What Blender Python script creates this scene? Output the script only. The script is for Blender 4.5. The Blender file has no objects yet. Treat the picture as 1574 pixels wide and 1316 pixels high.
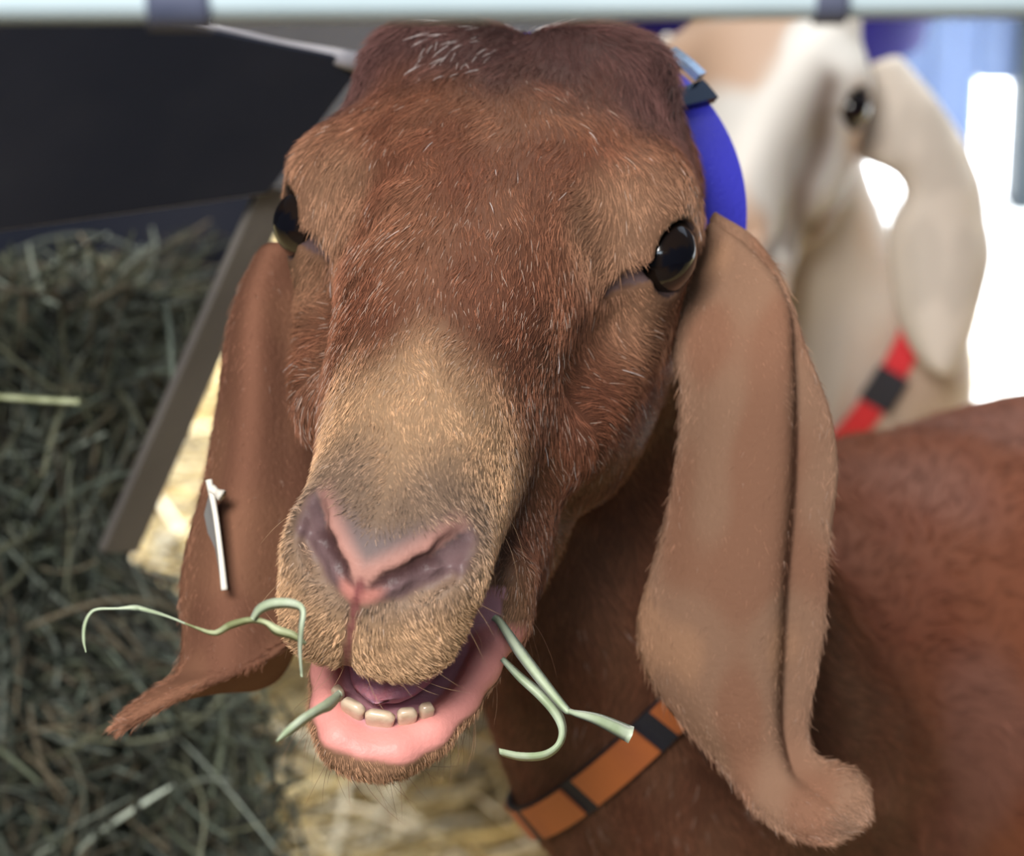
import bpy, math, random, time
import numpy as np
T0 = time.time()
rng = np.random.default_rng(7); random.seed(7)
S = bpy.context.scene
COL = S.collection

# ------------------------------------------------------------------ camera, world, lights, exposure
FPX, CX, CY = 4556.0, 787.0, 658.0
PITCH = math.radians(20)
CAM = np.array([0, 0, 1100.0])                                     # millimetres
AX = np.array([[1, 0, 0], [0, math.sin(PITCH), math.cos(PITCH)], [0, -math.cos(PITCH), math.sin(PITCH)]])  # rows right, up, back

def at(px, py, d):
    """a point seen at pixel (px,py) at distance d metres along the view axis -> world mm"""
    D = d * 1000.0
    c = np.array([(px - CX) / FPX * D, (CY - py) / FPX * D, -D])
    return CAM + c @ AX

cam = bpy.data.cameras.new('camera'); camo = bpy.data.objects.new('camera', cam); COL.objects.link(camo)
camo.location = CAM / 1000; camo.rotation_euler = (math.radians(90) - PITCH, 0, 0)
cam.sensor_width = 36; cam.lens = 36 * FPX / 1574; cam.clip_start = 0.05; cam.clip_end = 100
cam.dof.use_dof = True; cam.dof.focus_distance = 0.838; cam.dof.aperture_fstop = 13.0
S.camera = camo

w = bpy.data.worlds.new('world'); S.world = w; w.use_nodes = True
bg = w.node_tree.nodes['Background']; bg.inputs[0].default_value = (0.62, 0.74, 1.0, 1); bg.inputs[1].default_value = 0.065

def area(name, loc, target, sx, sy, power, color):
    l = bpy.data.lights.new(name, 'AREA'); l.shape = 'RECTANGLE'; l.size = sx; l.size_y = sy; l.energy = power; l.color = color
    o = bpy.data.objects.new(name, l); COL.objects.link(o); o.location = loc
    d = np.array(target, float) - np.array(loc, float)
    from mathutils import Vector
    o.rotation_euler = Vector(d).to_track_quat('-Z', 'Y').to_euler()
    return o
area('barn_lamp', (-0.34, -0.50, 1.80), (0.0, 0.85, 0.8), 0.6, 0.35, 54, (1.0, 0.95, 0.90))
area('window_daylight', (0.0, -0.9, 1.62), (0.0, 0.85, 0.8), 0.5, 0.2, 4.5, (0.70, 0.85, 1.0))
area('overhead_fill', (0.45, 1.75, 2.5), (0.35, 1.7, 0.0), 0.8, 0.4, 15, (1.0, 0.93, 0.82))  # added fill overhead to brighten straw and coats, no known fixture
area('side_daylight', (2.0, 2.6, 2.4), (0.2, 1.1, 0.7), 1.2, 1.2, 4, (0.70, 0.82, 1.0))
yd = area('yard_daylight', (1.35, 4.75, 3.0), (1.34, 4.70, 0.0), 2.4, 3.4, 800, (0.90, 0.96, 1.0)); yd.data.spread = math.radians(90)
S.view_settings.view_transform = 'Standard'; S.view_settings.look = 'None'
S.view_settings.exposure = 0.12; S.view_settings.gamma = 1.0; S.view_settings.use_curve_mapping = False

# ------------------------------------------------------------------ helpers
def tag(o, label=None, cat=None, group=None, kind=None):
    if label: o['label'] = label
    if cat: o['category'] = cat
    if group: o['group'] = group
    if kind: o['kind'] = kind
    return o

def empty(name, p):
    o = bpy.data.objects.new(name, None); COL.objects.link(o); o.location = np.asarray(p) / 1000.0
    o.empty_display_size = 0.05
    return o

def link(name, data, parent=None):
    o = bpy.data.objects.new(name, data); COL.objects.link(o)
    if parent is not None:
        o.parent = parent
        base = np.zeros(3); q = parent
        while q is not None: base += np.array(q.location); q = q.parent
        o.location = -base                                       # meshes are built in world coordinates
    return o

def mesh(name, V, Fc, mat, parent=None, smooth=True, colors=None, subsurf=0):
    """V in mm, world"""
    me = bpy.data.meshes.new(name)
    V = np.asarray(V, np.float64) / 1000.0
    if isinstance(Fc, np.ndarray):
        n, k = Fc.shape
        me.vertices.add(len(V)); me.vertices.foreach_set('co', V.astype(np.float32).ravel())
        me.loops.add(n * k); me.loops.foreach_set('vertex_index', Fc.astype(np.int32).ravel())
        me.polygons.add(n); me.polygons.foreach_set('loop_start', np.arange(0, n * k, k, dtype=np.int32))
        me.update(calc_edges=True); me.validate()
    else:
        me.from_pydata(V.tolist(), [], Fc); me.update()
    if smooth: me.polygons.foreach_set('use_smooth', np.ones(len(me.polygons), bool))
    if colors is not None:
        a = me.color_attributes.new('coat', 'FLOAT_COLOR', 'POINT')
        a.data.foreach_set('color', (colors if colors.shape[1] == 4 else np.c_[colors, np.zeros(len(colors))]).astype(np.float32).ravel())
    me.materials.append(mat)
    o = link(name, me, parent)
    if subsurf:
        m = o.modifiers.new('sub', 'SUBSURF'); m.levels = subsurf; m.render_levels = subsurf
    return o

def strands(name, P, R, mat, parent=None, colors=None):
    """P (n,k,3) mm world, R (n,k) mm"""
    n, k, _ = P.shape
    hc = bpy.data.hair_curves.new(name); hc.add_curves([k] * n)
    hc.position_data.foreach_set('vector', (P / 1000.0).astype(np.float32).ravel())
    ra = hc.attributes.get('radius') or hc.attributes.new('radius', 'FLOAT', 'POINT')
    ra.data.foreach_set('value', (R / 1000.0).astype(np.float32).ravel())
    if colors is not None:
        ca = hc.attributes.new('coat', 'FLOAT_COLOR', 'CURVE')
        ca.data.foreach_set('color', np.c_[colors, np.ones(n)].astype(np.float32).ravel())
    hc.materials.append(mat)
    return link(name, hc, parent)

def sst(x, a, b):
    t = np.clip((x - a) / (b - a), 0, 1); return t * t * (3 - 2 * t)

def waves(seed, n, scale):
    g = np.random.default_rng(seed); K = g.normal(size=(n, 3)) * (2 * np.pi / scale) * 0.6; ph = g.uniform(0, 6.28, n)
    def f(P):
        o = np.zeros(len(P))
        for k in range(n): o += np.sin(P @ K[k] + ph[k])
        return o / math.sqrt(n) * 1.2
    return f

def pchip(xs, ys, x):
    xs = np.array(xs, float); ys = np.array(ys, float); h = np.diff(xs); dl = np.diff(ys) / h
    m = np.zeros(len(xs)); m[0] = dl[0]; m[-1] = dl[-1]
    for i in range(1, len(xs) - 1):
        if dl[i - 1] * dl[i] > 0:
            w1 = 2 * h[i] + h[i - 1]; w2 = h[i] + 2 * h[i - 1]; m[i] = (w1 + w2) / (w1 / dl[i - 1] + w2 / dl[i])
    i = np.clip(np.searchsorted(xs, x) - 1, 0, len(h) - 1); t = np.clip((x - xs[i]) / h[i], 0, 1)
    return (ys[i] * (2 * t**3 - 3 * t**2 + 1) + h[i] * m[i] * (t**3 - 2 * t**2 + t) + ys[i + 1] * (-2 * t**3 + 3 * t**2) + h[i] * m[i + 1] * (t**3 - t**2))

def catmull(C, n):
    """C (k,...) control rows -> (n,...) smooth rows"""
    C = np.asarray(C, float); k = len(C); t = np.linspace(0, k - 1, n); i = np.clip(t.astype(int), 0, k - 2); u = (t - i)
    E = np.concatenate([2 * C[:1] - C[1:2], C, 2 * C[-1:] - C[-2:-1]])
    sh = (n,) + (1,) * (C.ndim - 1); u = u.reshape(sh)
    p0, p1, p2, p3 = E[i], E[i + 1], E[i + 2], E[i + 3]
    return 0.5 * ((2 * p1) + (-p0 + p2) * u + (2 * p0 - 5 * p1 + 4 * p2 - p3) * u**2 + (-p0 + 3 * p1 - 3 * p2 + p3) * u**3)

def unit(v): return v / (np.linalg.norm(v, axis=-1, keepdims=True) + 1e-12)
def rows(M): return np.asarray(M, float)

# ------------------------------------------------------------------ materials
def mat(name, color=(0.5, 0.5, 0.5), rough=0.6, attr=None, noise=None, bump=0.0, bscale=200, spec=0.5, metal=0.0, coat=0.0, sss=0.0, sheen=0.0, attr_mul=1.0):
    m = bpy.data.materials.new(name); m.use_nodes = True; nt = m.node_tree; b = nt.nodes['Principled BSDF']
    b.inputs['Base Color'].default_value = (*color, 1); b.inputs['Roughness'].default_value = rough
    b.inputs['Specular IOR Level'].default_value = spec; b.inputs['Metallic'].default_value = metal
    b.inputs['Coat Weight'].default_value = coat; b.inputs['Coat Roughness'].default_value = 0.03
    if sheen: b.inputs['Sheen Weight'].default_value = sheen; b.inputs['Sheen Roughness'].default_value = 0.4
    if sss:
        b.inputs['Subsurface Weight'].default_value = sss; b.inputs['Subsurface Scale'].default_value = 0.004
        b.inputs['Subsurface Radius'].default_value = (1, .35, .2)
    src = None
    if attr:
        a = nt.nodes.new('ShaderNodeAttribute'); a.attribute_name = attr; src = a.outputs['Color']
    tc = nt.nodes.new('ShaderNodeTexCoord')
    if noise:
        sc, c2, lo, hi = noise[:4]
        nz = nt.nodes.new('ShaderNodeTexNoise'); nz.inputs['Scale'].default_value = sc; nz.inputs['Detail'].default_value = 6
        nt.links.new(tc.outputs['Object'], nz.inputs['Vector'])
        cr = nt.nodes.new('ShaderNodeMapRange'); cr.inputs[1].default_value = lo; cr.inputs[2].default_value = hi
        nt.links.new(nz.outputs['Fac'], cr.inputs[0])
        mx = nt.nodes.new('ShaderNodeMix'); mx.data_type = 'RGBA'
        mx.inputs[6].default_value = (*color, 1); mx.inputs[7].default_value = (*c2, 1)
        if src: nt.links.new(src, mx.inputs[6])
        nt.links.new(cr.outputs[0], mx.inputs[0]); src = mx.outputs[2]
    if src: nt.links.new(src, b.inputs['Base Color'])
    if bump:
        n2 = nt.nodes.new('ShaderNodeTexNoise'); n2.inputs['Scale'].default_value = bscale; n2.inputs['Detail'].default_value = 4
        nt.links.new(tc.outputs['Object'], n2.inputs['Vector'])
        bp = nt.nodes.new('ShaderNodeBump'); bp.inputs['Strength'].default_value = bump; bp.inputs['Distance'].default_value = 0.002
        nt.links.new(n2.outputs['Fac'], bp.inputs['Height']); nt.links.new(bp.outputs[0], b.inputs['Normal'])
    return m

def wet(m, lo=0.42):
    nt = m.node_tree; a = nt.nodes['Attribute']; b = nt.nodes['Principled BSDF']; mr = nt.nodes.new('ShaderNodeMapRange'); mr.inputs[3].default_value = b.inputs['Roughness'].default_value; mr.inputs[4].default_value = lo
    nt.links.new(a.outputs['Alpha'], mr.inputs[0]); nt.links.new(mr.outputs[0], b.inputs['Roughness'])
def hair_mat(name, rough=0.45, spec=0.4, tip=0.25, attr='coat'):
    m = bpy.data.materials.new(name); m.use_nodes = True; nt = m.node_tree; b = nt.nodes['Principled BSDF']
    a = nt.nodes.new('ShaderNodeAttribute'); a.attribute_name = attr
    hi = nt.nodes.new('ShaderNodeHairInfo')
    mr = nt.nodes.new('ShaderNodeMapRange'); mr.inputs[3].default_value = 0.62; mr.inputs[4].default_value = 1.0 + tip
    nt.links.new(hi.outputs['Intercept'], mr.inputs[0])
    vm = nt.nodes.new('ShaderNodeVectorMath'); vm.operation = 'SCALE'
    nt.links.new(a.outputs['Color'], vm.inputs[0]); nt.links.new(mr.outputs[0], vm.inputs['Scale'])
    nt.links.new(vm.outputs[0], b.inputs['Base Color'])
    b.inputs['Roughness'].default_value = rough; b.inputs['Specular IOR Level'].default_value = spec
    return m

M_SKIN = mat('goat_hide', attr='coat', rough=0.6, bump=0.15, bscale=700, sss=0.0, spec=0.18)
wet(M_SKIN)
M_EAR = mat('ear_hide', attr='coat', rough=0.85, bump=0.2, bscale=500, spec=0.08)
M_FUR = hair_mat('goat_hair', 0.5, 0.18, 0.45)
M_EYE = bpy.data.materials.new('goat_eye')
M_TOOTH = mat('tooth_enamel', (0.64, 0.50, 0.36), 0.3, noise=(300, (0.48, 0.32, 0.20), 0.45, 0.8), coat=0.4)
M_TONGUE = mat('wet_tongue', (0.80, 0.30, 0.34), 0.35, noise=(120, (0.70, 0.34, 0.44), 0.35, 0.7), bump=0.3, bscale=900, coat=0.5, sss=0.3)
M_GUM = mat('dark_gum', (0.20, 0.05, 0.06), 0.35, coat=0.3)
M_TAG = mat('white_tag_plastic', (0.75, 0.72, 0.64), 0.45, noise=(80, (0.55, 0.52, 0.46), 0.4, 0.8))
M_TAGF = mat('grey_tag_face', (0.30, 0.31, 0.33), 0.5, noise=(60, (0.20, 0.20, 0.22), 0.4, 0.7))
M_WEB = mat('black_webbing', (0.012, 0.013, 0.022), 0.6, bump=0.4, bscale=900)
M_ORANGE = mat('orange_panel', (0.52, 0.15, 0.04), 0.5, noise=(40, (0.42, 0.12, 0.04), 0.4, 0.7))
M_BLUE = mat('blue_webbing', (0.035, 0.035, 0.42), 0.45, bump=0.3, bscale=900)
M_CLIP = mat('grey_clip', (0.42, 0.45, 0.50), 0.35, noise=(30, (0.55, 0.57, 0.60), 0.4, 0.6))
M_SHINY = mat('dark_metal', (0.03, 0.04, 0.06), 0.15, metal=0.9)
M_ICE = mat('bright_metal', (0.55, 0.72, 0.95), 0.2, metal=0.8)
M_RED = mat('red_webbing', (0.55, 0.02, 0.03), 0.5, bump=0.3, bscale=700)
M_BLADE = mat('green_hay_blade', (0.25, 0.32, 0.19), 0.5, noise=(90, (0.38, 0.44, 0.33), 0.4, 0.65), sheen=0.1)
M_BLADE2 = mat('dull_hay_blade', (0.16, 0.18, 0.08), 0.55, noise=(120, (0.36, 0.40, 0.24), 0.4, 0.65))
M_HAY = hair_mat('hay_strand', 0.6, 0.25, 0.0)
M_HOOD = mat('dark_sheet_metal', (0.016, 0.020, 0.034), 0.8, noise=(9, (0.028, 0.031, 0.045), 0.4, 0.75), bump=0.2, bscale=25, spec=0.15)
M_END = mat('grey_end_panel', (0.085, 0.078, 0.075), 0.6, noise=(12, (0.13, 0.12, 0.11), 0.4, 0.7))
M_LIP = mat('lit_metal_edge', (0.36, 0.36, 0.40), 0.45, noise=(25, (0.24, 0.23, 0.25), 0.4, 0.7), metal=0.3)  # pale tone puts the light on the folded hood edge into the colour
M_RAIL = mat('galvanised_rail', (0.46, 0.57, 0.62), 0.4, noise=(20, (0.40, 0.51, 0.56), 0.35, 0.7), metal=0.0)
M_CLAMP = mat('dark_clamp', (0.05, 0.06, 0.10), 0.5, noise=(40, (0.09, 0.10, 0.15), 0.4, 0.7))
M_STRAW = mat('straw_ground', (0.60, 0.46, 0.22), 0.85, noise=(14, (0.40, 0.30, 0.13), 0.4, 0.65), bump=0.6, bscale=60)
M_AISLE = mat('dark_aisle_concrete', (0.07, 0.068, 0.065), 0.9, noise=(5, (0.045, 0.043, 0.04), 0.4, 0.7), bump=0.3, bscale=40)
M_CONC = mat('pale_yard', (0.75, 0.74, 0.72), 0.8, noise=(3, (0.62, 0.62, 0.62), 0.4, 0.7))
M_DARKW = mat('dark_boards', (0.05, 0.055, 0.075), 0.7, noise=(6, (0.08, 0.08, 0.10), 0.4, 0.7))
M_WALL = mat('pale_blue_boards', (0.05, 0.085, 0.20), 0.6, noise=(4, (0.10, 0.15, 0.28), 0.4, 0.65))
M_POST = mat('dark_teal_post', (0.006, 0.014, 0.022), 0.6, noise=(8, (0.012, 0.024, 0.036), 0.4, 0.7))
M_BUCKET = mat('blue_bucket_plastic', (0.012, 0.009, 0.20), 0.8, noise=(10, (0.009, 0.007, 0.15), 0.4, 0.7), spec=0.1)
M_CREAM = mat('cream_hoof', (0.20, 0.14, 0.09), 0.5)

def eye_material():
    m = M_EYE; m.use_nodes = True; nt = m.node_tree; b = nt.nodes['Principled BSDF']
    a = nt.nodes.new('ShaderNodeAttribute'); a.attribute_name = 'coat'
    nt.links.new(a.outputs['Color'], b.inputs['Base Color'])
    b.inputs['Roughness'].default_value = 0.12; b.inputs['Coat Weight'].default_value = 0.3; b.inputs['Coat Roughness'].default_value = 0.02
    b.inputs['Specular IOR Level'].default_value = 0.35
eye_material()

# ------------------------------------------------------------------ implicit surfaces (millimetres)
def smin(a, b, k):
    h = np.maximum(k - np.abs(a - b), 0) / k; return np.minimum(a, b) - h * h * k * 0.25
def smax(a, b, k): return -smin(-a, -b, k)
def ball(P, c, r): return np.linalg.norm(P - np.asarray(c), axis=1) - r
def ellipsoid(P, c, r, R=None):
    q = P - np.asarray(c)
    if R is not None: q = q @ np.asarray(R).T
    r = np.asarray(r, float); k0 = np.linalg.norm(q / r, axis=1); k1 = np.linalg.norm(q / r**2, axis=1) + 1e-9
    return k0 * (k0 - 1) / k1
def cone(P, a, b, ra, rb):
    a = np.asarray(a, float); ab = np.asarray(b, float) - a
    t = np.clip((P - a) @ ab / (ab @ ab), 0, 1)
    return np.linalg.norm(P - a - t[:, None] * ab, axis=1) - (ra + (rb - ra) * t)
def chain(P, pts, rad, k):
    d = None
    for i in range(len(pts) - 1):
        c = cone(P, pts[i], pts[i + 1], rad[i], rad[i + 1]); d = c if d is None else smin(d, c, k)
    return d
def loft(r, u, f, T, p=2.2, ptop=None):
    """T: dict of tables over f: top,bot,w"""
    ff = np.clip(f, T['f'][0], T['f'][-1]); tx = np.linspace(T['f'][0], T['f'][-1], 400)
    top = np.interp(ff, tx, pchip(T['f'], T['top'], tx)); bot = np.interp(ff, tx, pchip(T['f'], T['bot'], tx)); ww = np.interp(ff, tx, pchip(T['f'], T['w'], tx))
    cq = T.get('c', 0.5); cq = np.interp(ff, T['f'], cq) if isinstance(cq, list) else cq
    c = bot + (top - bot) * cq; hu = np.where(u > c, top - c, c - bot)
    n = (np.abs(r / ww)**p + np.abs((u - c) / hu)**p)**(1 / p)
    d = (n - 1) * np.minimum(ww, hu)
    over = np.maximum(np.maximum(T['f'][0] - f, f - T['f'][-1]), 0)
    return np.where(over > 0, np.sqrt(np.maximum(d, 0)**2 + over**2) + np.minimum(d, 0) * 0, d)

SKULL = dict(f=[-98, -92, -80, -60, -35, 0, 30, 60, 90, 115, 135, 150, 160, 166, 169],
             top=[-4, 11, 24, 36.5, 43.5, 46, 44, 39, 31, 23, 15.5, 9, 4, -2, -9],
             bot=[-36, -52, -62, -70, -72, -70, -62, -54, -49, -46, -44, -43, -41, -36, -28],
             w=[12, 30, 44, 54, 60, 55, 44, 36, 31.5, 30, 30, 29, 26, 18.5, 9],
             c=[0.5, .55, .6, .62, .62, .6, .52, .47, .45, .45, .45, .45, .45, .45, .45])

SLIT = [(2.0, -7.5, 169), (7, -4, 166), (14, -1.2, 160.5), (20, 1, 155), (24.5, 3.2, 150)]
def jaw_off(f): return np.clip((f + 20) / 175, 0, 1.1) * 7.5
EYE_C = np.array([52.0, 3.0, 1.5]); EYE_R = 14.2
EYE_O = (11.8, 10.6, 11.8)
EYE_AX = unit(np.array([0.70, 0.33, 0.63]))
LIP = [(27, -63, 105), (24, -67, 120), (21, -70, 132), (16, -73, 145), (9, -75, 153), (0, -76, 155.5)]

def head_sdf(L, closed=False):
    """L (n,3) local r,u,f"""
    r, u, f = L.T; a = np.abs(r); A = np.stack([a, u, f], 1)
    d = loft(r, u, f, SKULL)
    # bumps of the horn buds, notch between
    d = smin(d, ellipsoid(A, (27, 29, -61), (23, 15, 22)), 14)
    # orbits, brow and cheek bones
    d = smin(d, ellipsoid(A, (46.5, 4, -4), (18, 22, 27)), 16)
    d = smin(d, ellipsoid(A, (49, 19, -8), (10, 7, 16)), 9)
    d = smin(d, ellipsoid(A, (38, -30, 18), (15, 22, 48)), 20)
    d = smin(d, ellipsoid(A, (33, -58, -10), (18, 34, 44)), 24)
    # nostril wings and upper lip pads
    d = smin(d, ellipsoid(A, (19, -10, 149), (11, 12, 14)), 8)
    d = smin(d, ellipsoid(A, (12, -30, 154), (14, 14, 12)), 8)
    # hollow in front of the eye
    d = smax(d, -ellipsoid(A, (51, -4, 52), (12, 10, 22)), 14)
    # lower jaw
    rj = r - jaw_off(f); Aj = np.stack([np.abs(rj), u, f], 1)
    JAW = dict(f=[-40, -10, 30, 70, 100, 125, 142, 151, 156, 159],
               top=[-42, -52, -56, -60, -63, -66, -68, -71, -75, -79],
               bot=[-102, -112, -112, -105, -98, -95.5, -93, -90, -86, -82],
               w=[26, 32, 31, 28, 25.5, 22.5, 19, 14.5, 9, 4], c=0.55)
    j = loft(rj, u, f, JAW)
    j = smin(j, chain(Aj, LIP, [4.5, 5, 5, 5, 5, 5], 4), 7)
    j = smin(j, cone(Aj, (27.5, -63, 104), (27, -48, 101), 5, 5), 6)
    j = smax(j, -ellipsoid(np.stack([rj, u, f], 1), (0, -63, 122), (19, 12, 28.5)), 5)
    d = smin(d, j, 6)
    # cheeks and mouth corner
    d = smin(d, ellipsoid(Aj, (20, -56, 72), (13, 20, 34)), 14)
    d = smin(d, ellipsoid(np.stack([rj, u, f], 1), (0, -54, 88), (26, 22, 30)), 6)
    # philtrum, nostril slits
    ph = chain(np.stack([r, u, f], 1), [(0, -6, 169.5), (0, -18, 171), (0, -32, 170), (0, -44, 164)], [1.2, 1.8, 2.2, 2.0], 2)
    d = smax(d, -ph, 3)
    und = chain(A, [(3, -13.5, 172.5), (9, -10.5, 170), (16, -6.5, 164), (22, -4, 158)], [2.6, 2.8, 2.8, 2.0], 3)
    d = smax(d, -und, 4)
    d = smax(d, -cone(A, (20.3, 1.2, 153.6), (23.6, 3.0, 149.6), 3.2, 3.8), 3)
    ns = chain(A, SLIT, [0.9, 1.5, 1.9, 2.3, 2.6], 2)
    d = smax(d, -ns, 3)
    # eye opening and tear groove
    d = smax(d, -ellipsoid(A, EYE_C + EYE_AX * 10, EYE_O), 3)
    gr = chain(A, [(56, 8, 15), (49.5, 9, 25), (43.5, 7.2, 30.5)], [1.7, 1.5, 0.8], 2)
    d = smax(d, -gr, 3)
    return d

# head pose
class Pose:
    def __init__(s, M, t, twist=0.0, bend=0.0, scale=1.0, asym=0.0):
        s.M = np.asarray(M, float); s.t = np.asarray(t, float); s.tw = twist; s.b = bend; s.s = scale; s.a = asym
    def w(s, L):
        L = np.atleast_2d(np.asarray(L, float)); r, u, f = L.T; r = np.where(r < 0, r / (1 + s.a * sst(f, 75, 140)), r)
        q = np.clip(f / 160, 0, 1.2); tw = s.tw * q
        C = np.stack([r * np.cos(tw) + u * np.sin(tw) + s.b * q**2, u * np.cos(tw) - r * np.sin(tw), f], 1) @ s.M.T * s.s + s.t
        return CAM + C @ AX
    def l(s, W):
        C = (W - CAM) @ AX.T
        r2, u2, f = (((C - s.t) / s.s) @ s.M).T
        q = np.clip(f / 160, 0, 1.2); tw = s.tw * q; r2 = r2 - s.b * q**2
        rr = r2 * np.cos(tw) - u2 * np.sin(tw); rr = np.where(rr < 0, rr * (1 + s.a * sst(f, 75, 140)), rr)
        return np.stack([rr, u2 * np.cos(tw) + r2 * np.sin(tw), f], 1)
    def dirw(s, D): return (D @ s.M.T) @ AX

HEAD1 = Pose([[0.9849, -0.0109, -0.1737], [-0.0892, 0.825, -0.5582], [0.1493, 0.5653, 0.8115]], (-8.2, 57.04, -920.85), 0.1812, -1.95, 1.0, 0.24)

def rotm(ax, ang):
    k = unit(np.asarray(ax, float)); K = np.array([[0, -k[2], k[1]], [k[2], 0, -k[0]], [-k[1], k[0], 0]])
    return np.eye(3) + math.sin(ang) * K + (1 - math.cos(ang)) * K @ K

# ------------------------------------------------------------------ surface nets on a rectilinear grid
def axis_grid(lo, flo, fhi, hi, fine, coarse):
    a = [flo]
    st = fine
    while a[0] > lo: st = min(st * 1.12, coarse); a.insert(0, a[0] - st)
    n = int(math.ceil((fhi - flo) / fine)); a += [flo + fine * (i + 1) for i in range(n)]
    st = fine
    while a[-1] < hi: st = min(st * 1.12, coarse); a.append(a[-1] + st)
    return np.array(a)

def surface_nets(sdf, xs, ys, zs, B=8):
    nx, ny, nz = len(xs), len(ys), len(zs)
    D = np.full((nx, ny, nz), 1e3, np.float32)
    bl = [(i, j, k) for i in range(0, nx, B) for j in range(0, ny, B) for k in range(0, nz, B)]
    def rg(a, i): return a[i:min(i + B + 1, len(a))]
    cen = np.array([[(rg(xs, i)[0] + rg(xs, i)[-1]) / 2, (rg(ys, j)[0] + rg(ys, j)[-1]) / 2, (rg(zs, k)[0] + rg(zs, k)[-1]) / 2] for i, j, k in bl])
    ext = np.array([[(rg(xs, i)[-1] - rg(xs, i)[0]) / 2, (rg(ys, j)[-1] - rg(ys, j)[0]) / 2, (rg(zs, k)[-1] - rg(zs, k)[0]) / 2] for i, j, k in bl])
    d = sdf(cen); rad = np.linalg.norm(ext, axis=1) * 1.6 + 6
    pend_i = []; pend_p = []; npt = 0
    def flush():
        if not pend_p: return
        v = sdf(np.concatenate(pend_p)); o = 0
        for (sl, sh) in pend_i:
            n = sh[0] * sh[1] * sh[2]; D[sl] = v[o:o + n].reshape(sh); o += n
        pend_i.clear(); pend_p.clear()
    for (i, j, k), dd, rr in zip(bl, d, rad):
        sl = (slice(i, min(i + B, nx)), slice(j, min(j + B, ny)), slice(k, min(k + B, nz)))
        if abs(dd) > rr: D[sl] = dd; continue
        X, Y, Z = np.meshgrid(xs[sl[0]], ys[sl[1]], zs[sl[2]], indexing='ij')
        pend_i.append((sl, X.shape)); pend_p.append(np.stack([X.ravel(), Y.ravel(), Z.ravel()], 1)); npt += X.size
        if npt > 400000: flush(); npt = 0
    flush()
    D[D == 0] = 1e-4
    s = D < 0
    cs = [s[a:nx - 1 + a, b:ny - 1 + b, c:nz - 1 + c] for a in (0, 1) for b in (0, 1) for c in (0, 1)]
    cnt = sum(x.astype(np.int8) for x in cs); act = (cnt > 0) & (cnt < 8)
    I = np.argwhere(act); idx = np.full(act.shape, -1, np.int64); idx[act] = np.arange(len(I))
    acc = np.zeros((len(I), 3)); n = np.zeros(len(I))
    G = (xs, ys, zs)
    for a in range(3):
        for o1 in (0, 1):
            for o2 in (0, 1):
                off = [0, 0, 0]; b, c = [q for q in range(3) if q != a]; off[b] = o1; off[c] = o2
                p0 = I + off; p1 = p0.copy(); p1[:, a] += 1
                d0 = D[tuple(p0.T)]; d1 = D[tuple(p1.T)]; m = (d0 < 0) != (d1 < 0)
                t = np.where(m, d0 / np.where(m, d0 - d1, 1), 0)
                P = np.stack([G[q][p0[:, q]] for q in range(3)], 1); P[:, a] += t * (G[a][p1[:, a]] - G[a][p0[:, a]])
                acc += P * m[:, None]; n += m
    V = acc / n[:, None]
    Fs = []
    for a in range(3):
        b, c = (a + 1) % 3, (a + 2) % 3
        sl0 = [slice(1, -1)] * 3; sl0[a] = slice(0, -1); sl1 = [slice(1, -1)] * 3; sl1[a] = slice(1, None)
        s0 = s[tuple(sl0)]; s1 = s[tuple(sl1)]
        E = np.argwhere(s0 != s1); base = E + 1; base[:, a] -= 1
        def cell(db, dc):
            q = base.copy(); q[:, b] += db; q[:, c] += dc; return idx[tuple(q.T)]
        q = np.stack([cell(-1, -1), cell(0, -1), cell(0, 0), cell(-1, 0)], 1)
        flip = ~s0[tuple(E.T)]
        q[flip] = q[flip][:, ::-1]
        Fs.append(q)
    Fc = np.concatenate(Fs); Fc = Fc[(Fc >= 0).all(1)]
    return V, Fc

def grad(sdf, P, e=0.6):
    g = np.zeros_like(P)
    for k in range(3):
        q = P.copy(); q[:, k] += e; h = P.copy(); h[:, k] -= e; g[:, k] = sdf(q) - sdf(h)
    return unit(g)

def sample(V, Fc, n, wfun):
    Tr = np.concatenate([Fc[:, [0, 1, 2]], Fc[:, [0, 2, 3]]]) if Fc.shape[1] == 4 else Fc
    A, Bv, C = V[Tr[:, 0]], V[Tr[:, 1]], V[Tr[:, 2]]
    ar = np.linalg.norm(np.cross(Bv - A, C - A), axis=1) / 2
    wt = ar * wfun((A + Bv + C) / 3); cdf = np.cumsum(wt); t = np.searchsorted(cdf, rng.uniform(0, cdf[-1], n)); t = np.clip(t, 0, len(Tr) - 1)
    u1 = np.sqrt(rng.uniform(size=n))[:, None]; u2 = rng.uniform(size=n)[:, None]
    return A[t] * (1 - u1) + Bv[t] * (u1 * (1 - u2)) + C[t] * (u1 * u2), t, Tr

def grow(P, N, Dr, length, lift, rad, nseg=4, curl=0.15):
    """hair curves from roots P, surface normals N, lie direction Dr"""
    Tn = unit(Dr - (Dr * N).sum(1, keepdims=True) * N)
    n = len(P); out = np.zeros((n, nseg, 3)); out[:, 0] = P - N * 0.4; d = unit(Tn * np.cos(lift)[:, None] + N * np.sin(lift)[:, None]); p = out[:, 0].copy()
    st = length / (nseg - 1)
    for i in range(1, nseg):
        p = p + d * st[:, None]; out[:, i] = p
        d = unit(d * 1.0 + Tn * curl - N * curl * 0.6)
    R = np.array([1.0, 0.85, 0.55, 0.15])[:nseg][None] * rad[:, None]
    return out, R
print('setup', time.time() - T0)

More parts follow.
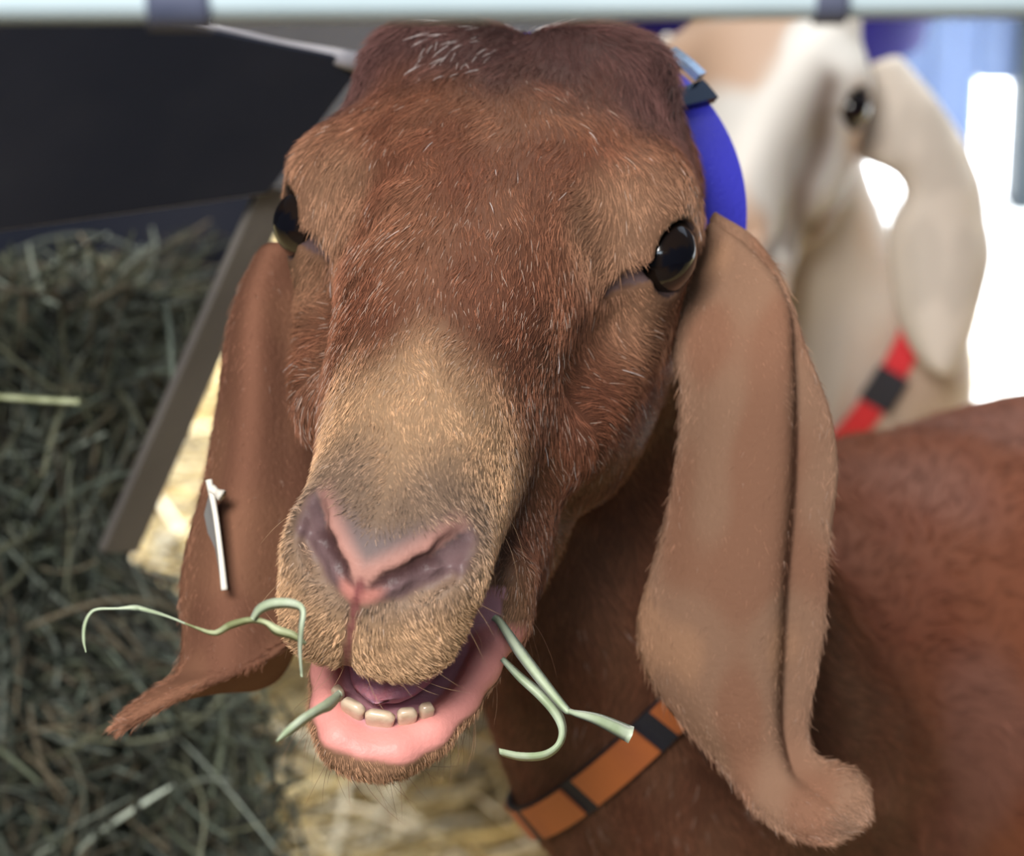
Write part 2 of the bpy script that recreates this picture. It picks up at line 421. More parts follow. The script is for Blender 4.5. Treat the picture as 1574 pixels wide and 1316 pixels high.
# ------------------------------------------------------------------ the setting
def quadbox(name, corners, thick, m, parent=None, bevel=0.0):
    """a flat board from 4 corner points (mm) thickened along its normal"""
    c = np.array(corners, float); n = unit(np.cross(c[1] - c[0], c[3] - c[0]))
    V = np.concatenate([c, c + n * thick]); F = [(0, 3, 2, 1), (4, 5, 6, 7), (0, 1, 5, 4), (1, 2, 6, 5), (2, 3, 7, 6), (3, 0, 4, 7)]
    o = mesh(name, V, F, m, parent, smooth=False)
    if bevel:
        b = o.modifiers.new('b', 'BEVEL'); b.width = bevel / 1000; b.segments = 2
    return o
def box(name, lo, hi, m, parent=None, bevel=4):
    x0, y0, z0 = lo; x1, y1, z1 = hi
    return quadbox(name, [(x0, y0, z0), (x1, y0, z0), (x1, y1, z0), (x0, y1, z0)], z1 - z0, m, parent, bevel)

o = box('floor', (-3000, 480, -60), (3000, 4050, 0), M_STRAW, None, 0); tag(o, kind='structure')
o = box('ground_aisle', (-3000, -1800, -60), (3000, 480, 0), M_AISLE, None, 0); tag(o, kind='structure')
o = box('ground_yard', (430, 2650, -59), (4200, 9000, 1), M_CONC, None, 0); tag(o, kind='structure')
o = box('ground_lane', (-3000, 4050, -59), (430, 9000, -1), M_CONC, None, 0); tag(o, kind='structure')

# ------------------------------------------------------------------ brown goat
g1 = empty('goat', at(1300, 1250, 1.2) * [1, 1, 0])
tag(g1, 'reddish brown goat with a tan muzzle, open mouth and long hanging ears', 'goat')
NECK1 = [at(800, 330, 0.985), at(850, 470, 1.05), at(955, 850, 1.10), at(1070, 1115, 1.14), at(1330, 1190, 1.25)]
NR1 = [52, 58, 60, 64, 88]
SH = at(1370, 1060, 1.30); TB = at(1640, 1060, 1.40); RB = at(2700, 900, 1.72)
def legs_sdf(P, hips, k=22):
    d = None
    for (h, knee, fet, foot, rr) in hips:
        c = chain(P, [h, knee, fet, foot], rr, 10); d = c if d is None else np.minimum(d, c)
    return d
def leg_set(front, rear, side, fz, front_r=30):
    out = []
    for s in (-1, 1):
        h = front + side * s * 62; out.append((h, h + np.array([0, 0, -(h[2] * 0.48)]), np.array([h[0], h[1], 55.0]), np.array([h[0] - 4, h[1], 14.0]), [42, 21, 13, 18]))
    ax = unit((front - rear) * [1, 1, 0])
    for s in (-1, 1):
        h = rear + side * s * 66; st = h + ax * 55 + [0, 0, -h[2] * 0.33]; hk = h - ax * 50; hk = np.array([hk[0], hk[1], h[2] * 0.36]); ft = np.array([hk[0] + ax[0] * 8, hk[1] + ax[1] * 8, 14.0])
        out.append((h, st, hk, ft, [62, 36, 15, 18]))
    return out
tax = unit((RB - SH) * [1, 1, 0]); tside = np.array([-tax[1], tax[0], 0])
LEG1 = leg_set(SH + [0, 0, -60], RB + [0, 0, -30], tside, 0)
BLEG1 = (np.min([np.min([q for q in l[:4]], 0) for l in LEG1], 0) - 70, np.max([np.max([q for q in l[:4]], 0) for l in LEG1], 0) + 70)

def goat1_sdf(P):
    Lc = HEAD1.l(P); d = np.full(len(P), 1e3)
    near = (np.abs(Lc[:, 0]) < 130) & (np.abs(Lc[:, 1] + 20) < 190) & (Lc[:, 2] > -190) & (Lc[:, 2] < 260)
    if near.any(): d[near] = head_sdf(Lc[near])
    b = chain(P, NECK1, NR1, 40)
    b = smin(b, chain(P, [SH, TB, RB], [108, 128, 135], 60), 50)
    b = smin(b, cone(P, at(1260, 1100, 1.25), SH, 72, 100), 34)
    b = smin(b, legs_sdf(P, LEG1), 30)
    return smin(d, b, 26)

hp = HEAD1.w(np.array([[a, b, c] for a in (-70, 70) for b in (-120, 58) for c in (-100, 178)]))
fl, fh = hp.min(0), hp.max(0)
lo = np.minimum(np.minimum(fl, RB - 210), SH - 160); lo[2] = -8; hi = np.maximum(fh, RB + 230); 
print('head box', fl, fh, lo, hi)
V1, F1 = surface_nets(goat1_sdf, axis_grid(lo[0], fl[0] + 5, fh[0] - 5, hi[0], 1.3, 14), axis_grid(lo[1], fl[1], fh[1], hi[1], 1.3, 14), axis_grid(lo[2], fl[2], fh[2], hi[2], 1.3, 12))
print('goat1', len(V1), len(F1), time.time() - T0)

n_big = waves(21, 10, 150); n_lo = waves(3, 10, 46); n_mid = waves(5, 12, 15); n_dir = waves(11, 10, 22); n_dir2 = waves(12, 10, 22)

BROWN = np.array([0.20, 0.083, 0.047]); REDB = np.array([0.175, 0.063, 0.035]); TAN = np.array([0.58, 0.37, 0.215]); LTAN = np.array([0.33, 0.19, 0.115])
DARKP = np.array([0.085, 0.042, 0.040]); GREYN = np.array([0.13, 0.10, 0.095]); PINKN = np.array([0.37, 0.19, 0.155]); LIPP = np.array([0.62, 0.255, 0.225]); MOUTH = np.array([0.62, 0.33, 0.37])

def mixc(c, col, wt): return c * (1 - wt[:, None]) + np.asarray(col) * wt[:, None]

def mouth_masks(L):
    r, u, f = L.T; rj = r - jaw_off(f); aj = np.abs(rj)
    A = np.stack([aj, u, f], 1)
    lipd = chain(A, LIP, [0] * 6, 1)
    lf = [q[2] for q in LIP]
    lipz = np.interp(f, lf, [q[1] for q in LIP]); halfw = np.interp(f, lf, [q[0] for q in LIP])
    inside = (f > 101) & (f < 158) & (aj < halfw) & (u < -46.5) & (u > lipz - 14)
    rim = (1 - sst(lipd, 6.0, 8.5)) * sst(f, 98, 103) * sst(u - (lipz + 2.0 - 4.5 * sst(-f, -148, -112)), -1.2, 1.2)
    upper = (u < -44) & (u > -58) & (f > 101) & (f < 158) & (np.abs(r) < 25)
    corner = (cone(A, (27.5, -63, 104), (27, -48, 101), 0, 0) < 6.5) & (aj < 26) & (f > 100)
    return inside, rim, upper | corner

def nose_mask(L):
    r, u, f = L.T; a = np.abs(r)
    sl = np.interp(a, [0, 7, 14, 20, 24.5, 30], [-7.5, -4, -1.2, 1, 3.2, 6])      # slit height
    h = u - sl
    up = 3.0 + 8.5 * np.clip(1 - a / 25, 0, 1); dn = np.interp(a, [0, 4, 12, 24], [5.0, 5.0, 7.0, 6.5])
    m = sst(f, 140, 147) * (1 - sst(a, 24, 29)) * sst(h, -dn - 2.5, -dn + 1) * (1 - sst(h, up - 1.5, up + 2.5))
    return m, h, a

def coat1(P, L):
    r, u, f = L.T; a = np.abs(r)
    c = np.tile(BROWN, (len(P), 1)); nz = n_lo(P)
    body = sst(-f, 70, 120)
    c = mixc(c, np.array([0.25, 0.118, 0.068]), sst(nz, 0.0, 1.2) * 0.5 * (1 - body))
    c = mixc(c, REDB, sst(-nz, 0.0, 1.2) * 0.6)
    # poll and forehead top darker
    c = mixc(c, DARKP, sst(-f + nz * 6, 8, 46) * sst(u, -5, 22) * (1 - body) * 0.92)
    c = c * (1 - body[:, None] * np.array([0.06, 0.24, 0.34])); c = mixc(c, np.array([0.20, 0.105, 0.085]), body * sst(n_big(P), 0.2, 1.4) * 0.45)  # paler body patches paint the mottled sheen of the coat
    # pale rings round the eyes
    de = np.linalg.norm(np.stack([a, u, f], 1) - (EYE_C + EYE_AX * 10), axis=1)
    c = mixc(c, LTAN, (1 - sst(de, 16, 44)) * 0.6)
    c = mixc(c, LTAN, (1 - sst(np.linalg.norm((np.stack([a, u, f], 1) - [40, 24, 22]) / [12, 14, 22], axis=1), 0.6, 1.5)) * 0.55)
    sk = chain(np.stack([a, u, f], 1), [(55, 8, 14), (49.5, 9, 25), (43.5, 7.2, 30.5)], [1.7, 1.5, 0.8], 2)
    c = mixc(c, np.array([0.05, 0.032, 0.032]), (1 - sst(sk, 0.2, 2.4)) * 0.85)
    # tan muzzle
    mz = sst(f + nz * 5 - np.maximum(0, -u - 30) * 0.2 - np.maximum(0, a - 26) * 0.5, 86, 124) * (u > -100)
    c = mixc(c, TAN, mz * np.where(u < -58, 0.35, 0.95))
    # lower jaw brown
    c = mixc(c, REDB, sst(-u, 84, 92) * (f > 30) * 0.7)
    # dark grey round the nose
    m, h, aa = nose_mask(L)
    ng = (1 - sst(np.abs(h - 3), 8, 24)) * sst(f, 118, 142) * (1 - sst(a, 27, 36)) * sst(u, -24, -14)
    c = mixc(c, GREYN, ng * 0.6)
    return c

def skin1(P, L):
    """bare skin colours: nose, lips, mouth, lids; nostril and hair-gap shade painted in"""
    r, u, f = L.T; a = np.abs(r); c = coat1(P, L) * 0.5  # skin under fur darkened: shade between the hairs put into its colour
    body = sst(-f, 80, 130); c = c * (1 - body[:, None]) + coat1(P, L) * body[:, None]
    bare = np.zeros(len(P))
    m, h, aa = nose_mask(L)
    nc = np.tile(np.array([0.125, 0.092, 0.088]), (len(P), 1))
    nc = mixc(nc, PINKN, sst(h, -1, 0.5) * (1 - sst(h, 3.5, 9)) * (1 - sst(a, 16, 26) * 0.6))
    nc = mixc(nc, np.array([0.125, 0.078, 0.08]), (1 - sst(h, -1.5, -0.3)) * sst(a, 3, 9))
    nc = mixc(nc, PINKN * [1.0, .8, .8], (1 - sst(h, -2, 1)) * (1 - sst(a, 4, 9)))
    c = c * (1 - m[:, None]) + nc * m[:, None]; bare = np.maximum(bare, m)
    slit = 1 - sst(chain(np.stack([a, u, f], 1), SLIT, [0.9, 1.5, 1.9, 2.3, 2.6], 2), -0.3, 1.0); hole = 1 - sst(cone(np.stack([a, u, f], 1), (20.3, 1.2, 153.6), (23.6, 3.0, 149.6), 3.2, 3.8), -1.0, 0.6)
    c = mixc(c, np.array([0.05, 0.024, 0.024]), slit * 1.0); c = mixc(c, np.array([0.015, 0.009, 0.009]), np.maximum(hole, slit * (a > 18.5))); bare = np.maximum(bare, np.maximum(slit, hole))  # slit and nostril hole blackened, recess shade painted in
    ph = (1 - sst(np.abs(r), 0.5, 1.9)) * (f > 150) * sst(-u, 4, 6) * (u > -48)
    c = mixc(c, np.array([0.16, 0.05, 0.05]), ph * 0.9); bare = np.maximum(bare, ph)
    inside, rim, upper = mouth_masks(L)
    if True:
        c = mixc(c, MOUTH, inside * 1.0); c = mixc(c, LIPP, rim * 1.0); c = mixc(c, np.array([0.30, 0.12, 0.14]), (upper & ~inside) * 0.9)
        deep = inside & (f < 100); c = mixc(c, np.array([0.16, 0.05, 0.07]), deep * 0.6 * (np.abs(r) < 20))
        bare = np.maximum(bare, np.maximum(inside | upper, rim))
    A = np.stack([a, u, f], 1)
    ee = ellipsoid(A, EYE_C + EYE_AX * 10, EYE_O)
    lid = (ee < 1.2); c = mixc(c, np.array([0.04, 0.026, 0.025]), lid * 1.0); bare = np.maximum(bare, ee < 3.2)
    gr = chain(A, [(56, 8, 15), (49.5, 9, 25), (43.5, 7.2, 30.5)], [1.7, 1.5, 0.8], 2)
    c = mixc(c, np.array([0.07, 0.045, 0.045]), (gr < 1.0) * 0.9); bare = np.maximum(bare, gr < 1.2)
    return c, bare

L1 = HEAD1.l(V1)
c1, b1 = skin1(V1, L1)
m_in, m_rim, m_up = mouth_masks(L1); m_n, h_n, a_n = nose_mask(L1)
w1 = np.clip(np.maximum(np.maximum(m_in, m_rim), m_n * (h_n < 0)), 0, 1)
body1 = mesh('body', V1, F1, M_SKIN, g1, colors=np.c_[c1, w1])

# fur
def flow_local(L):
    r, u, f = L.T; a = np.abs(r); sg = np.sign(r)
    t = np.clip((f + 74) / 22, -1, 1)
    top = sst(u, -10, 22)
    d = np.stack([r / 42 * (1.1 - 0.6 * np.abs(t)), np.zeros_like(r), t], 1)
    side = np.stack([sg * 0.1, np.full_like(r, -0.75), np.where(f > 60, 0.5, -0.35)], 1)
    D = d * top[:, None] + side * (1 - top)[:, None]
    muz = sst(f, 125, 150)
    fr = np.stack([sg * 0.28 + r / 60, np.full_like(r, -1.0), np.full_like(r, 0.35)], 1)
    D = D * (1 - muz)[:, None] + fr * muz[:, None]
    nk = sst(-f, 95, 130)
    D = D * (1 - nk)[:, None] + np.stack([np.zeros_like(r), np.full_like(r, -0.8), np.full_like(r, -0.6)], 1) * nk[:, None]
    return unit(D + 1e-6)

def head_weight(P):
    L = HEAD1.l(P); wt = np.where(L[:, 2] > -105, 1.0, 0.10)
    wt = wt * np.where(L[:, 1] < -85, 0.6, 1.0)
    wt = np.where(L[:, 2] > 95, wt * 1.7, wt)
    dist = np.linalg.norm(P - at(900, 900, 1.1), axis=1)
    return np.where((dist > 330) & (L[:, 2] < -100), 0.0, wt)
NH = 210000
P, ti, Tr = sample(V1, F1, NH, head_weight)
L = HEAD1.l(P); _, bare = skin1(P, L); keep = bare < 0.35 + 0.5 * rng.uniform(size=len(P)) * (bare < 0.95)
P = P[keep]; L = L[keep]; N = grad(goat1_sdf, P)
r, u, f = L.T
Dl = flow_local(L); Dl = Dl + 0.30 * np.stack([n_dir(P), n_dir2(P) * 0.5, n_dir(P + 40)], 1) + rng.normal(0, 0.13, (len(P), 3))
Dw = HEAD1.dirw(Dl)
bodyw = sst(-f, 90, 130)
ln = np.interp(f, [-100, -60, -20, 40, 90, 120, 150, 170], [9, 8.5, 6.5, 6.0, 4.6, 3.3, 2.8, 3.0]) + bodyw * 3
ln = ln * rng.uniform(0.6, 1.2, len(P))
ey_ = np.linalg.norm(np.stack([np.abs(r), u, f], 1) - (EYE_C + EYE_AX * 10), axis=1); ln = ln * (0.45 + 0.55 * sst(ey_, 13, 26))
lift = np.radians(np.interp(f, [-60, 0, 60, 120, 160], [18, 16, 20, 26, 32])) * rng.uniform(0.5, 1.4, len(P))
cc = coat1(P, L)
cc = cc * np.exp(rng.normal(0, 0.27, (len(P), 1))) * np.exp(n_mid(P) * 0.10)[:, None]
m_, h_, a_ = nose_mask(L)
salt = (rng.uniform(size=len(P)) < 0.22 * sst(f, 116, 150) * (1 - sst(np.abs(h_), 8, 26)))
cc[salt] = np.array([0.045, 0.035, 0.03])
pale = (rng.uniform(size=len(P)) < 0.012 + 0.07 * sst(f, 30, 70) * (1 - sst(f, 100, 130))) & (f > -30)
cc[pale] = cc[pale] * 0.35 + np.array([0.62, 0.50, 0.42]) * 0.65
white = (rng.uniform(size=len(P)) < 0.0007) & (f > -60) & (f < 80)
tuft = (np.linalg.norm((L - [-16, 44, -46]) / [13, 12, 22], axis=1) < 1) & (rng.uniform(size=len(P)) < 0.03)
tuft |= (np.linalg.norm((L - [2, 40, -86]) / [11, 12, 14], axis=1) < 1) & (rng.uniform(size=len(P)) < 0.30)
cc[white | tuft] = np.array([0.62, 0.58, 0.57]); ln = np.where(white | tuft, ln * 1.3, ln)
rad = np.where(white | tuft, 0.105, 0.085) * rng.uniform(0.8, 1.2, len(P)) * (1 + bodyw)
wk = (rng.uniform(size=len(P)) < 0.010) & (f > 95) & (u < -60) | (rng.uniform(size=len(P)) < 0.002) & (f > 110) & (u < -10)
ln = np.where(wk, rng.uniform(9, 20, len(P)), ln); lift = np.where(wk, 0.7, lift); rad = np.where(wk, 0.06, rad); cc[wk] *= 0.6
C_, R_ = grow(P, N, Dw, ln, lift, rad)
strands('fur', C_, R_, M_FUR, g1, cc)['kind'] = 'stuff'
print('fur', len(P), time.time() - T0)

# eyes
def eye(pose, sgn, parent, name='eye'):
    n1, n2 = 48, 32
    th = np.linspace(0, 2 * np.pi, n1, endpoint=False); ph = np.linspace(0, np.pi, n2)
    ax = EYE_AX * [sgn, 1, 1]; hor = unit(np.array([-ax[2] * sgn, 0.25, abs(ax[0])])); hor = unit(hor - hor @ ax * ax); ver = np.cross(ax, hor)
    V = []; C = []
    for p in ph:
        for t in th:
            d = ax * math.cos(p) + (hor * math.cos(t) + ver * math.sin(t)) * math.sin(p)
            rr = EYE_R + 1.3 * max(0, math.cos(p) - 0.72) / 0.28
            V.append(EYE_C * [sgn, 1, 1] + d * rr)
            x, y = math.sin(p) * math.cos(t), math.sin(p) * math.sin(t)
            k = math.hypot(x, y) if math.cos(p) > 0 else 2
            pup = (x / 0.42)**2 + (y / 0.26)**2 < 1
            C.append((0.003, 0.003, 0.005) if pup and k < 1 else ((0.009, 0.0055, 0.004) if k < 0.78 else (0.012, 0.009, 0.009)))
    Fc = [(i * n1 + j, (i + 1) * n1 + j, (i + 1) * n1 + (j + 1) % n1, i * n1 + (j + 1) % n1) for i in range(n2 - 1) for j in range(n1)]
    return mesh(name, pose.w(np.array(V)), Fc, M_EYE, parent, colors=np.array(C))
for s in (-1, 1): eye(HEAD1, s, g1)

# teeth, tongue
def blob(name, pts_fun, nu, nv, m, parent):
    V = [pts_fun(i / (nu - 1), 2 * math.pi * j / nv) for i in range(nu) for j in range(nv)]
    Fc = [(i * nv + j, i * nv + (j + 1) % nv, (i + 1) * nv + (j + 1) % nv, (i + 1) * nv + j) for i in range(nu - 1) for j in range(nv)]
    Fc += [tuple(range(nv))[::-1], tuple((nu - 1) * nv + j for j in range(nv))]
    return mesh(name, HEAD1.w(np.array(V)), Fc, m, parent)
def tongue(t, a):
    f = 70 + 75 * t; wd = 16.5 * math.sqrt(max(0.0, 1 - max(0, t - 0.55)**2 / 0.2026)) + 0.2; hh = 6.5 * math.sqrt(max(0.0, 1 - max(0, t - 0.6)**2 / 0.161)) + 0.2
    x = math.cos(a) * wd; z = math.sin(a) * hh
    if z > 0: z -= 3.0 * math.exp(-(x / 3.5)**2) * (1 - t * 0.3)
    return (x + float(jaw_off(np.array(f))) * 0.9, -58 - 5 * t + z + 2.5 * math.sin(t * 5), f)
blob('tongue', tongue, 24, 24, M_TONGUE, g1)
for i, (x, wd, up) in enumerate([(-13.2, 2.6, 1.0), (-6.6, 4.4, 0.8), (2.0, 4.5, 0.6), (9.0, 3.0, 1.6), (13.6, 2.2, 2.2)]):
    def tooth(t, a, x=x, wd=wd, up=up):
        f0 = 149.5 - (x / 17.0)**2 * 9; ang = x / 20.0
        sc = 1.0 - 0.25 * (1 - t) - 0.35 * max(0, t - 0.85) / 0.15
        dx = math.copysign(abs(math.cos(a))**0.4, math.cos(a)) * wd * sc * 1.0; df = math.copysign(abs(math.sin(a))**0.6, math.sin(a)) * 1.9 * sc
        X = x + dx * math.cos(ang) + df * math.sin(ang); Ff = f0 - dx * math.sin(ang) + df * math.cos(ang)
        return (X + float(jaw_off(np.array(150.0))), -76 + 11.5 * t + up, Ff + 3.5 * t - 2)
    blob('tooth', tooth, 8, 14, M_TOOTH, g1)

# ears --------------------------------------------------------------
def sheet(name, ctrl, nv, nu, thick, colf, parent, extra=None):
    C = np.asarray(ctrl, float)
    G = catmull(C, nv); G = np.swapaxes(catmull(np.swapaxes(G, 0, 1), nu), 0, 1)
    du = np.gradient(G, axis=1); dv = np.gradient(G, axis=0); N = unit(np.cross(du, dv))
    tocam = CAM - G
    if (N * tocam).sum() < 0: N = -N; fl = True
    else: fl = False
    e = np.minimum(np.linspace(0, 1, nu), 1 - np.linspace(0, 1, nu)) * 2; ev = np.minimum(1, (1 - np.linspace(0, 1, nv)) * 12)
    th = thick * (0.25 + 0.75 * np.sqrt(np.clip(np.minimum(e[None] * 3, 1) * ev[:, None], 0, 1)))[..., None]
    A = G + N * th / 2; B = G - N * th / 2; n = nv * nu
    V = np.concatenate([A.reshape(-1, 3), B.reshape(-1, 3)]); Fc = []
    i, j = np.meshgrid(np.arange(nv - 1), np.arange(nu - 1), indexing='ij'); q = (i * nu + j).ravel()
    f1 = np.stack([q, q + 1, q + nu + 1, q + nu], 1); f2 = f1[:, ::-1] + n
    bd = [(k) for k in range(nu)] + [k * nu + nu - 1 for k in range(1, nv)] + [(nv - 1) * nu + k for k in range(nu - 2, -1, -1)] + [k * nu for k in range(nv - 2, 0, -1)]
    bd = np.array(bd); b2 = np.roll(bd, -1); f3 = np.stack([b2, bd, bd + n, b2 + n], 1)
    Fc = np.concatenate([f1, f2, f3])
    if not fl: pass
    # outward winding check
    v = V[f1[:, 0]]; nn = np.cross(V[f1[:, 1]] - v, V[f1[:, 3]] - v)
    if (nn * N.reshape(-1, 3)[f1[:, 0]]).sum() < 0: Fc = Fc[:, ::-1]
    if extra is not None:
        V = np.concatenate([V, extra[0]]); Fc = np.concatenate([Fc, extra[1] + 2 * n])
    o = mesh(name, V, np.ascontiguousarray(Fc), M_EAR, parent, colors=colf(V))
    return o, G, N

def ear_fur(G, N, colf, parent, n, ln, both=True):
    nv, nu, _ = G.shape
    vi = rng.uniform(0, nv - 1.001, n); ui = rng.uniform(0, nu - 1.001, n); a = vi.astype(int); b = ui.astype(int); fv = (vi - a)[:, None]; fu = (ui - b)[:, None]
    def bil(Q): return Q[a, b] * (1 - fv) * (1 - fu) + Q[a + 1, b] * fv * (1 - fu) + Q[a, b + 1] * (1 - fv) * fu + Q[a + 1, b + 1] * fv * fu
    P = bil(G); Nn = unit(bil(N)); D = bil(np.gradient(G, axis=0))
    sd = np.where(rng.uniform(size=n) < 0.75, 1.0, -1.0)[:, None]; Nn = Nn * sd; P = P + Nn * 1.0
    D = unit(D) + rng.normal(0, 0.22, (n, 3)) + 0.25 * np.stack([n_dir(P), n_dir2(P), n_dir(P + 30)], 1)
    c = colf(P) * 1.25 * np.exp(rng.normal(0, 0.26, (n, 1)) + 0.14 * n_mid(P)[:, None]); fl_ = rng.uniform(size=n) < 0.025; c[fl_] = c[fl_] * 0.5 + np.array([0.45, 0.36, 0.30]) * 0.5
    C_, R_ = grow(P, Nn, D, ln * rng.uniform(0.6, 1.2, n), np.radians(16) * rng.uniform(0.5, 1.5, n), np.full(n, 0.085))
    o = strands('ear_fur', C_, R_, M_FUR, parent, c); o['kind'] = 'stuff'
    return o

EARC = np.array([0.225, 0.130, 0.084])
def ear_col_right(P):
    n = n_lo(P); c = np.tile(EARC, (len(P), 1)); c = mixc(c, np.array([0.20, 0.098, 0.06]), sst(n, 0.1, 1.2) * 0.8); return mixc(c, np.array([0.36, 0.20, 0.115]), sst(-n, 0.4, 1.4) * 0.5) * 0.85
def ear_col_left(P):
    n = n_lo(P); c = np.tile(np.array([0.21, 0.10, 0.060]), (len(P), 1)); c = mixc(c, np.array([0.15, 0.065, 0.042]), sst(n, 0, 1.3) * 0.6); return c * 0.85

def wide(rw):
    rw = list(rw); (rx, ry), (qx, qy) = rw[2], rw[4]; rw[3] = (rx + (qx - rx) * 0.30, ry + (qy - ry) * 0.30); return rw
ER = [[(1060, 415), (1080, 380), (1090, 352), (1094, 340), (1100, 326)],
      [(1044, 484), (1108, 432), (1150, 398), (1156, 386), (1160, 366)],
      [(1034, 542), (1122, 502), (1196, 466), (1205, 455), (1206, 436)],
      [(1046, 606), (1122, 588), (1203, 562), (1213, 553), (1240, 536)],
      [(1040, 690), (1115, 680), (1200, 668), (1211, 662), (1276, 632)],
      [(1025, 785), (1103, 784), (1193, 778), (1205, 772), (1288, 724)],
      [(1001, 875), (1088, 888), (1184, 888), (1197, 882), (1277, 826)],
      [(980, 955), (1078, 973), (1179, 978), (1192, 972), (1271, 936)],
      [(993, 1030), (1083, 1049), (1177, 1058), (1190, 1052), (1259, 1028)],
      [(1038, 1102), (1109, 1114), (1181, 1118), (1195, 1114), (1244, 1094)],
      [(1094, 1160), (1143, 1165), (1191, 1162), (1205, 1156), (1246, 1142)],
      [(1130, 1205), (1167, 1209), (1207, 1203), (1224, 1192), (1268, 1170)],
      [(1168, 1250), (1202, 1247), (1242, 1233), (1264, 1217), (1310, 1180)],
      [(1217, 1283), (1246, 1274), (1276, 1258), (1296, 1242), (1334, 1208)],
      [(1262, 1294), (1284, 1287), (1304, 1274), (1317, 1262), (1336, 1240)]]
dep = [0.945, 0.935, 0.928, 0.925, 0.924, 0.924, 0.925, 0.927, 0.930, 0.932, 0.932, 0.928, 0.920, 0.914, 0.912]
off = [0.003, -0.009, -0.013, -0.003, -0.005]
k_ = [0.2, .6, .9, 1, 1, 1, 1, 1, 1, .9, .7, .5, .4, .3, .1]
ctrl = [[at(x, y, dep[i] + off[j] * k_[i]) for j, (x, y) in enumerate(wide(rw))] for i, rw in enumerate(ER)]
eo, G_, N_ = sheet('ear', ctrl, 90, 40, 3.2, ear_col_right, g1)
ear_fur(G_, N_, ear_col_right, eo, 22000, 4.5)

EL = [[(398, 388), (420, 378), (446, 382), (475, 400)],
      [(368, 450), (394, 444), (436, 450), (490, 470)],
      [(348, 520), (384, 518), (436, 524), (500, 540)],
      [(338, 600), (382, 600), (440, 606), (510, 620)],
      [(325, 680), (376, 684), (440, 690), (512, 708)],
      [(309, 760), (366, 770), (440, 780), (512, 800)],
      [(289, 832), (352, 850), (432, 865), (500, 885)],
      [(277, 905), (342, 925), (422, 938), (490, 945)],
      [(281, 975), (342, 985), (412, 985), (474, 972)],
      [(270, 1036), (330, 1034), (388, 1020), (450, 985)],
      [(232, 1064), (278, 1062), (322, 1046), (380, 1018)],
      [(194, 1094), (222, 1092), (254, 1080), (296, 1060)],
      [(176, 1120), (184, 1119), (194, 1115), (212, 1108)]]
dl = [0.965, 0.955, 0.948, 0.944, 0.94, 0.937, 0.935, 0.933, 0.93, 0.922, 0.915, 0.91, 0.906]
ol = [0.012, -0.012, -0.002, 0.016]
kl = [.3, .7, 1, 1, 1, 1, 1, 1, .8, .5, .3, .2, .1]
ctrl = [[at(x, y, dl[i] + ol[j] * kl[i]) for j, (x, y) in enumerate(rw)] for i, rw in enumerate(EL)]
# folded-under flap below the lower edge
FT = [(268, 1072, .914), (330, 1048, .918), (390, 1020, .922), (430, 1000, .925), (470, 972, .93)]
FB = [(285, 1074, .925), (345, 1066, .956), (395, 1062, .975), (432, 1042, .985), (460, 990, .985)]
fa = catmull([at(*q) for q in FT], 24); fb = catmull([at(*q) for q in FB], 24); fm = (fa + fb) / 2 + np.array([0, 6, -4])
fv = np.concatenate([fa, fm, fb, fa + [0, 3, 0], fm + [0, 3, 0], fb + [0, 3, 0]]); ff = []
for lay in (0, 3):
    for rr_ in (0, 1):
        for k in range(23):
            b0 = (lay + rr_) * 24 + k; ff.append([b0, b0 + 1, b0 + 25, b0 + 24])
el, Gl, Nl = sheet('ear', ctrl, 90, 36, 3.2, ear_col_left, g1, extra=(fv, np.array(ff)))
ear_fur(Gl, Nl, ear_col_left, el, 14000, 4.5)

# ear tag (edge-on), a plate with a stud and rim
tg = [at(324, 745, .915), at(345, 905, .912), at(334, 892, .930), at(313, 790, .932)]
tago = quadbox('ear_tag', tg, 1.3, M_TAGF, el, 0.4); tago['label'] = 'pale plastic ear tag seen nearly edge-on'
def tube(name, pts, rad, m, parent=None, n=10, res=40, flat=1.0):
    pts = catmull(np.array(pts, float), res); rad = np.interp(np.linspace(0, 1, res), np.linspace(0, 1, len(rad)), rad)
    T = unit(np.gradient(pts, axis=0)); ref = np.array([0.3, -0.9, 0.2]); Nn = unit(np.cross(T, ref)); Bn = np.cross(T, Nn)
    V = []; Fc = []
    for i in range(res):
        for j in range(n):
            a = 2 * math.pi * j / n; V.append(pts[i] + (Nn[i] * math.cos(a) + Bn[i] * math.sin(a) * flat) * rad[i])
    for i in range(res - 1):
        for j in range(n): Fc.append((i * n + j, i * n + (j + 1) % n, (i + 1) * n + (j + 1) % n, (i + 1) * n + j))
    Fc += [tuple(range(n))[::-1], tuple((res - 1) * n + j for j in range(n))]
    return mesh(name, V, Fc, m, parent)
rim_ = tube('tag_rim', [at(321, 738, .914), at(331, 790, .912), at(339, 850, .911), at(345, 907, .911)], [1.1, 0.9, 0.9, 1.1], M_TAG, el)
tube('tag_stud', [at(326, 752, .913), at(333, 757, .912), at(341, 762, .911)], [1.6, 1.2, 2.0], M_TAG, el)

def pick(sdf, px_, py_, d0=0.6, d1=2.2):
    o_ = at(px_, py_, d0); dv = unit(at(px_, py_, d1) - o_); t = 0.0
    for _ in range(400):
        q_ = sdf((o_ + dv * t)[None])[0]
        if q_ < 0.05: break
        t += min(max(q_, 0.05), 8) * 0.6
    return o_ + dv * t
